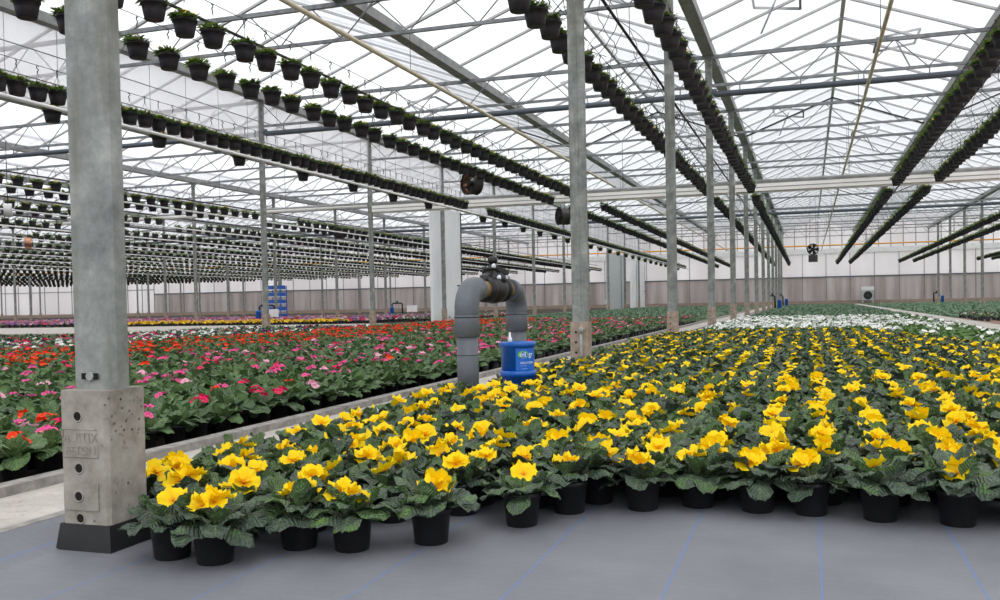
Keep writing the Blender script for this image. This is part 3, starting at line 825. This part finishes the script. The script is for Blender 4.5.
for q, (d, x, y, i, n, c) in enumerate(bpl[:300]):
    lab = ('%s primrose' % CN[c]) if c is not None else 'leafy primrose without open flowers'
    p = thing('bed_primrose', '%s, %s plant back in the %s row from the walkway kerb' % (lab, nth(n), nth(i)), 'potted flower', (x, y, 0), rnd.uniform(0, 6.28), 'primroses left of the walkway')
    obj('pot', BPOT, None, p); f_ = obj('foliage', BLEAF[q % 6], None, p); s = rnd.uniform(.88, 1.12); f_.scale = (s, s, s)
    if c is not None: obj('flowers', BFL[c, rnd.randrange(3)], None, p)
LOWP = [low_plant(440 + i, (2, 3, 1, 0)[i], 12, 1.06, .034, .055, .21, 7) for i in range(4)]
scatter('bed_primrose', LOWP, [((3 if c is None else rnd.randrange(3)), x, y, 0, rnd.uniform(0, 6.28), rnd.uniform(.9, 1.1), (c or 0)) for d, x, y, i, n, c in bpl[300:]], [M_leafp] + PM + [M_pot],
        'mass of pink and red primroses farther back left of the walkway', 'flowers')

# far bands of colour
def band(name, label, x0, x1, y0, y1, sp, cols, R=.06, size=1.5, mats=None, bare=.35):
    L = [low_plant(600 + i, 4, 6, size, R, .10, .17, 7, 3, 2) for i in range(3)] + [low_plant(610, 0, 6, size, R, .1, .17, 7, 3, 2)]
    ins = []; y = y0
    while y < y1:
        x = x0
        while x < x1:
            if inframe(x, y, .2, 20): ins.append((3 if rnd.random() < bare else rnd.randrange(3), x + rnd.uniform(-.1, .1), y + rnd.uniform(-.1, .1), 0, rnd.uniform(0, 6.28), rnd.uniform(.85, 1.15), rnd.choice(cols)))
            x += sp
        y += sp
    if ins: scatter(name, L, ins, [M_leafp, P_vio, P_pale, P_dark, P_gold, P_white, P_mag, M_pot], label, 'flowers')
band('violet_primrose', 'band of violet and lilac primroses before the far left wall', -54, -17, 34.4, 46, .42, [0, 0, 1, 1, 5], .085, 1.2, None, .04)
band('gold_primrose', 'strip of golden primroses beyond the far cross path', -28, -18, 32.9, 34.2, .32, [3, 3, 3], .085, .9, None, .05)
band('mixed_primrose', 'crimson, white and purple primroses beyond the red ones', -26, -14.0, 11, 17.4, .34, [5, 5, 5, 4, 2], .05, 1.1, None, .4)
band('mixed_primrose', 'white and dark purple primroses at the back edge of the red bed', -15.5, -10.9, 18, 23.5, .33, [4, 4, 4, 2, 5], .055, 1.1, None, .3)
band('mixed_primrose', 'far mixed pink and white primroses under the white film', -24, -14.5, 36, 48, .45, [1, 1, 4, 5], .05, 1.1)
band('mixed_primrose', 'dark mixed primroses in pots on the brown floor', 4.4, 14, 27, 31, .4, [2, 1, 4, 3], .04, 1.1, None, .55)
def crop(name, label, x0, x1, y0, y1, sp):
    L = []
    for s in range(3):
        g = MB(); r = random.Random(700 + s)
        for i in range(7): leafblade(g, (r.uniform(-.15, .15), r.uniform(-.15, .15), 0), r.uniform(0, 6.28), r.uniform(.3, 1.2), r.uniform(.09, .14), r.uniform(.03, .05), 0, 1.2, int(r.random() < .3), 3, 2)
        L.append(g)
    ins = []; y = y0
    while y < y1:
        x = x0
        while x < x1:
            if inframe(x, y, .1, 8): ins.append((rnd.randrange(3), x + rnd.uniform(-.1, .1), y + rnd.uniform(-.1, .1), 0, rnd.uniform(0, 6.28), rnd.uniform(.7, 1.1), 0))
            x += sp
        y += sp
    scatter(name, L, ins, [M_leafg], label, 'plants')
crop('young_crop', 'low green young plants behind the white primroses', -1.9, 3.3, 27, 84, .27)
crop('young_crop', 'low green young plants beyond the pink bed', -13.6, -3.4, 29, 84, .30)
crop('young_crop', 'low green young plants right of the far path', 4.3, 26, 31, 84, .30)

# ------------------------------------------------------------------ pipe bend with valve
PX, PYA, PYB, PZ, PR = -2.2, 5.90, 7.03, .845, .079
w = thing('pipe_bend', 'big grey pipe bend with a black valve standing at the edge of the yellow bed', 'pipe', (PX, PYA, 0))
D = PYB - PYA; BR = .15
for i, (yy, s) in enumerate(((0, 1), (D, -1))):
    r = obj('riser', MB().lathe([(PR * .93, -.02), (PR * .93, .60)], 24, 0, (0, yy, 0)), M_pvc, w)
    e = MB(); pts = [(0, yy, .56)] + [(0, yy + s * BR * (1 - math.cos(a)), PZ - BR + BR * math.sin(a)) for a in [PI / 2 * k / 10 for k in range(11)]] + [(0, yy + s * .21, PZ)]
    e.tube(pts, PR * 1.06, 28); obj('elbow', e, M_pvc, w)
    sl_ = MB().lathe([(PR * 1.0, .52), (PR * 1.09, .525), (PR * 1.09, .66), (PR * 1.06, .665)], 28, 0, (0, yy, 0), caps=False); sl_.lathe([(PR * .95, .395), (PR * .98, .397), (PR * .98, .405), (PR * .95, .407)], 24, 0, (0, yy, 0), caps=False)
    obj('socket_ring', sl_, M_pvc, w)
    obj('seam', MB().lathe([(PR * 1.10, .648), (PR * 1.10, .656)], 24, 0, (0, yy, 0), caps=False), M_black, w)
    obj('glue_stub', MB().lathe([(PR * .80, yy + s * .20), (PR * .80, yy + s * .40)], 24, 0, (0, 0, PZ), 'Y'), M_tan, w)['label'] = 'tan glued pipe stub'
VM = D / 2
v = obj('valve', MB().lathe([(PR * .8, VM - .20), (PR * 1.2, VM - .195), (PR * 1.2, VM - .16), (PR * .85, VM - .15), (PR * .85, VM - .12), (PR * 1.25, VM - .07), (PR * 1.35, VM), (PR * 1.25, VM + .07), (PR * .85, VM + .12), (PR * .85, VM + .15), (PR * 1.2, VM + .16), (PR * 1.2, VM + .195), (PR * .8, VM + .20)], 28, 0, (0, 0, PZ), 'Y'), M_black, w)
bn = MB().lathe([(.10, .05), (.095, .09), (.075, .125), (.055, .14), (.075, .142), (.075, .16), (.032, .168), (.024, .19), (.034, .195), (.037, .23), (.02, .242)], 20, 0, (0, VM, PZ)); obj('bonnet', bn, M_black, v)
hw = MB()
for s in (-1, 1):
    hw.beam((0, VM + s * .06, PZ + .10), (0, VM + s * .20, PZ + .07), .05, .06); hw.lathe([(.03, -.03), (.03, .03)], 12, 0, (0, VM + s * .20, PZ + .07))
    hw.beam((s * .05, VM - .05, PZ + .15), (s * .09, VM + .06, PZ + .12), .03, .035)
obj('side_lugs', hw, M_black, v)
cp = MB()
for c_ in ((.09, VM - .13, PZ + .085), (.04, VM - .1, PZ + .17), (.06, VM + .2, PZ + .10)): cp.lathe([(.016, 0), (.014, .012)], 12, 0, c_, 'X'); cp.lathe([(.013, -.008), (.013, 0)], 12, 0, (c_[0], c_[1] , c_[2]), 'Y')
obj('white_caps', cp, M_text, v)
hp = thing('hose_post', 'thin grey hose tap pipe standing against the second walkway post footing', 'pipe', (XC + .03, Y0 + DY - .13, 0))
obj('riser', MB().tube([(0, 0, 0), (0, 0, .44)], .014, 8), M_galv, hp); obj('tap', MB().lathe([(.014, .43), (.026, .44), (.026, .48), (.012, .49)], 10), M_galv, hp)
# blue canister
q = thing('filter_canister', 'blue plastic canister with a green logo standing below the grey pipe bend', 'canister', (-2.0, 6.40, 0), 0)
obj('body', MB().lathe([(.095, 0), (.108, .01), (.108, .20), (.120, .20), (.120, .43), (.124, .432)], 32), M_blue, q)
obj('lid', MB().lathe([(.120, .425), (.132, .428), (.132, .455), (.126, .462), (.03, .466), (.001, .467)], 32), M_blue, q)
obj('base_ring', MB().lathe([(.118, .215), (.132, .218), (.132, .252), (.120, .257)], 32, caps=False), M_blue, q)
obj('nozzle', MB().lathe([(.016, .462), (.016, .49), (.009, .495), (.007, .53), (.001, .535)], 12, 0, (-.035, -.07, 0)), M_white, q)['label'] = 'small white nozzle'
AZ = math.atan2(-6.4, 2.0) + .62        # label faces a little to the right of the camera
lb = MB(); P, U = [], []
for z in (.26, .42): P.append([(.1212 * math.cos(AZ + a), .1212 * math.sin(AZ + a), z) for a in np.linspace(-.75, .75, 16)]); U.append([(.5, .5)] * 16)
lab = obj('label_wrap', lb.grid(P, U), M_bluel, q)
g = MB(); ring = [(.040 * math.cos(a), .027 * math.sin(a)) for a in [2 * PI * k / 24 for k in range(24)]]
def wrap(px, pz, rr, a0): a = AZ + a0 + px / .12; return (rr * math.cos(a), rr * math.sin(a), pz)
ci = [g.v(wrap(a, b + .375, .1222, -.28)) for a, b in ring]; g.face(ci, 0)
obj('logo_oval', g, M_lime, lab)
def wrapped_text(body, size, z, a0, mat, name='print'):
    me = text_mesh(body, size, .0004, 'LEFT')
    for vv in me.vertices:
        x_, y_, z_ = vv.co; vv.co = wrap(x_, z + y_, .1226 + z_, a0)
    me.materials.clear(); me.materials.append(mat); o = bpy.data.objects.new(name, me); COL.objects.link(o); o.parent = lab
wrapped_text('ell', .052, .374, -.50, M_text); wrapped_text('gr', .052, .374, .05, M_text)
wrapped_text('SOLUTION', .022, .315, -.48, M_text); wrapped_text('--- -- ----', .014, .296, -.48, M_text); wrapped_text('---------', .014, .275, -.36, M_text)

# ------------------------------------------------------------------ fans
def fan(label, x, y, z, dia, rz, housing=M_fan, inner=M_chrome, box=False, drop=1.2, sticker=False):
    f = thing('circulation_fan', label, 'fan', (x, y, z), rz, 'circulation fans under the roof'); R = dia / 2
    obj('housing', MB().lathe([(R * 1.02, -R * .5), (R * 1.08, -R * .55), (R, -R * .4), (R * .97, R * .5), (R * 1.03, R * .55), (R * .94, R * .5), (R * .93, -R * .4), (R * 1.0, -R * .52)], 28, 0, axis='Y', caps=False), housing, f)
    obj('liner', MB().lathe([(R * .92, -R * .42), (R * .90, R * .45)], 28, 0, axis='Y', caps=False), inner, f)
    hb = obj('hub', MB().lathe([(.001, -R * .42), (R * .24, -R * .38), (R * .26, R * .2), (.001, R * .25)], 18, 0, axis='Y'), M_black, f)
    for i in range(5):
        a = 2 * PI * i / 5; b = MB(); P, U = [], []
        for k in range(4):
            rr = R * (.22 + .22 * k); wd = R * (.16 + .07 * k)
            P.append([(rr * math.cos(a) - s_ * wd * math.sin(a), s_ * wd * .6, rr * math.sin(a) + s_ * wd * math.cos(a)) for s_ in (-1, 0, 1)]); U.append([(.5, .5)] * 3)
        b.grid(P, U); obj('blade', b, M_fan, f)
    gd = MB()
    for k in range(1, 5):
        rr = R * k / 4.2; gd.tube([(rr * math.cos(a), -R * .53, rr * math.sin(a)) for a in [2 * PI * i / 20 for i in range(20)]], .006, 4, closed=True)
    for i in range(6): a = PI * i / 6; gd.tube([(R * math.cos(a), -R * .53, R * math.sin(a)), (-R * math.cos(a), -R * .53, -R * math.sin(a))], .005, 4)
    obj('guard', gd, M_black, f)
    br = MB()
    for s_ in (-1, 1): br.tube([(s_ * R * .6, 0, R * .85), (s_ * R * .45, 0, drop)], .008, 5)
    obj('hanging_rods', br, M_wire, f)
    if box: obj('motor_box', MB().box((-R * .8, -R * .6, -R * 2.35), (R * .8, R * .6, -R * 1.05)), M_fan, f)
    if sticker: obj('red_sticker', MB().box((-.09, -R * .565, -.02), (.09, -R * .55, .05)), M_red, f)
    return f
fan('round dark fan with a copper inside, hanging under the upper left pots', -8.1, 22.3, 3.78, .55, -.55)
fan('dark fan half hidden behind the second walkway post', -8.15, 31.7, 3.72, .6, -.9, M_fan, M_fan)
fan('round black fan with a motor box below, hanging over the far green bed', .23, 48, 3.03, .52, -.05, M_black, M_fan, True, 2.6)
fan('dark fan among the pot rows beyond the film', -20, 37.5, 4.05, .6, -.6, M_fan, M_fan)
fan('white round fan with a red sticker at the left edge', -20, 19.2, 3.43, .36, -.8, M_white, M_white, False, 1.8, True)
fan('brownish round fan low among the left pot rows', -24.2, 24, 2.99, .36, -.8, M_chrome, M_chrome, False, 2.2)
# square fan unit at the far wall
f = thing('wall_fan', 'square grey fan unit standing at the end wall', 'fan', (4.87, 86.6, 0))
obj('housing', MB().box((-.45, -.3, .3), (.45, .5, 1.15)), M_steelgrey, f); obj('hood', MB().box((-.5, -.35, 1.15), (.5, .5, 1.5)), M_white, f)
obj('grille', MB().lathe([(.36, -.33), (.36, -.30)], 20, 0, (0, 0, .72), 'Y'), M_black, f)
obj('hub', MB().lathe([(.1, -.36), (.1, -.32)], 12, 0, (0, 0, .72), 'Y'), M_fan, f)
lg = MB()
for sx in (-.4, .4):
    for sy in (-.2, .4): obj('leg', MB().box((sx - .04, sy - .04, 0), (sx + .04, sy + .04, .3)), M_steelgrey, f)

# ------------------------------------------------------------------ small standpipes, cart, signs
def standpipe(x, y, label, s=1., rz=0.):
    p = thing('standpipe', label, 'standpipe', (x, y, 0), rz, 'small standpipes with blue canisters')
    obj('pipe_loop', MB().tube([(0, 0, 0), (0, 0, .75 * s), (.05, .05, .82 * s), (.55 * s, .3, .82 * s), (.6 * s, .33, .75 * s), (.6 * s, .33, 0)], .05 * s, 10), M_black, p)
    cn = obj('canister', MB().lathe([(.11 * s, 0), (.12 * s, .02), (.12 * s, .5 * s), (.13 * s, .51 * s), (.13 * s, .56 * s), (.02, .6 * s)], 16, 0, (.1, -.25, 0)), M_blue, p)
    obj('tap', MB().lathe([(.03 * s, .8 * s), (.06 * s, .85 * s), (.06 * s, .95 * s), (.01, 1.0 * s)], 10, 0, (.3 * s, .16, 0)), M_black, p)
standpipe(-1.9, 57.6, 'blue and black standpipe by the walkway posts before the end wall', 1., 1.6)
standpipe(-1.9, 76, 'farthest small standpipe beside the walkway posts', 1., 1.6)
standpipe(10.1, 83, 'small blue standpipe near the end wall on the right', 1., 1.6)
standpipe(9.9, 55.5, 'blue standpipe at the right edge of the picture, by a right-hand post', 1.25)
standpipe(-24.6, 38.0, 'small blue standpipe left of the blue cart')
standpipe(-26.6, 57.0, 'small dark standpipe right of the blue cart')
standpipe(-14.7, 60, 'small blue standpipe behind the grey pipe bend')
cx, cy = -26.9, 43.2
ct = thing('plant_cart', 'tall steel plant cart loaded with blue crates beside a grey post', 'cart', (cx, cy, 0))
for sx in (-.42, .42):
    for sy in (-.3, .3): obj('upright', MB().box((sx - .02, sy - .02, 0), (sx + .02, sy + .02, 1.85)), M_blue, ct)
for k in range(5): obj('shelf', MB().box((-.42, -.3, .12 + k * .38), (.42, .3, .15 + k * .38)), M_white, ct)
def crate():
    g = MB().box((-.19, -.26, 0), (.19, .26, .015))
    for a, b in (((-.19, -.26, 0), (-.175, .26, .2)), ((.175, -.26, 0), (.19, .26, .2)), ((-.19, -.26, 0), (.19, -.245, .2)), ((-.19, .245, 0), (.19, .26, .2))): g.box(a, b)
    return g.mesh('crate', M_blue)
CR = crate()
for k in range(5):
    for sx, nm in ((-.205, 'left'), (.205, 'right')):
        o = obj('crate', CR, None); o.location = (cx + sx, cy, .151 + k * .38)
        tag(o, 'blue crate on the %s shelf up of the plant cart, %s one' % (nth(k + 1), nm), 'crate', 'blue crates on the cart')
for (x, y, zz, lb_) in ((-23.9, 38, .45, 'white sign board beside the blue cart'), (-20.3, 46, .5, 'pale green-white sign board among the far left beds'), (-15.5, 74.5, .6, 'white sign board before the pale grey panel')):
    s_ = thing('sign_board', lb_, 'sign', (x, y, 0), .3)
    obj('board', MB().box((-.28, -.02, zz - .18), (.28, .02, zz + .18)), M_white, s_); obj('stake', MB().box((-.02, -.01, 0), (.02, .03, zz - .17)), M_galv, s_)

# ------------------------------------------------------------------ light: bright overcast sky
wd = bpy.data.worlds.new('overcast'); SC.world = wd; wd.use_nodes = True; nt = wd.node_tree; nt.nodes.clear()
out = nt.nodes.new('ShaderNodeOutputWorld'); bg = nt.nodes.new('ShaderNodeBackground'); tc = nt.nodes.new('ShaderNodeTexCoord'); sp = nt.nodes.new('ShaderNodeSeparateXYZ'); rp = nt.nodes.new('ShaderNodeValToRGB')
mp = nt.nodes.new('ShaderNodeMath'); mp.operation = 'MULTIPLY_ADD'; mp.inputs[1].default_value = .5; mp.inputs[2].default_value = .5
nt.links.new(tc.outputs['Generated'], sp.inputs[0]); nt.links.new(sp.outputs[2], mp.inputs[0]); nt.links.new(mp.outputs[0], rp.inputs[0])
e = rp.color_ramp.elements; e[0].position = .49; e[0].color = (.40, .41, .40, 1); e[1].position = .51; e[1].color = (.92, .95, 1.0, 1)
e2 = e.new(.8); e2.color = (1.0, 1.0, 1.02, 1)
nt.links.new(rp.outputs[0], bg.inputs[0]); bg.inputs[1].default_value = 1.55; nt.links.new(bg.outputs[0], out.inputs[0])
sun = bpy.data.lights.new('hazy_sun', 'SUN'); sun.energy = .9; sun.angle = math.radians(40); so = bpy.data.objects.new('hazy_sun', sun); COL.objects.link(so)
so.rotation_euler = (math.radians(28), math.radians(14), 0)

SC.view_settings.view_transform = 'Standard'; SC.view_settings.look = 'None'; SC.view_settings.gamma = 1; SC.view_settings.use_curve_mapping = False
SC.view_settings.exposure = 0.0
SC.cycles.transparent_max_bounces = 16
SC.cycles.max_bounces = 8
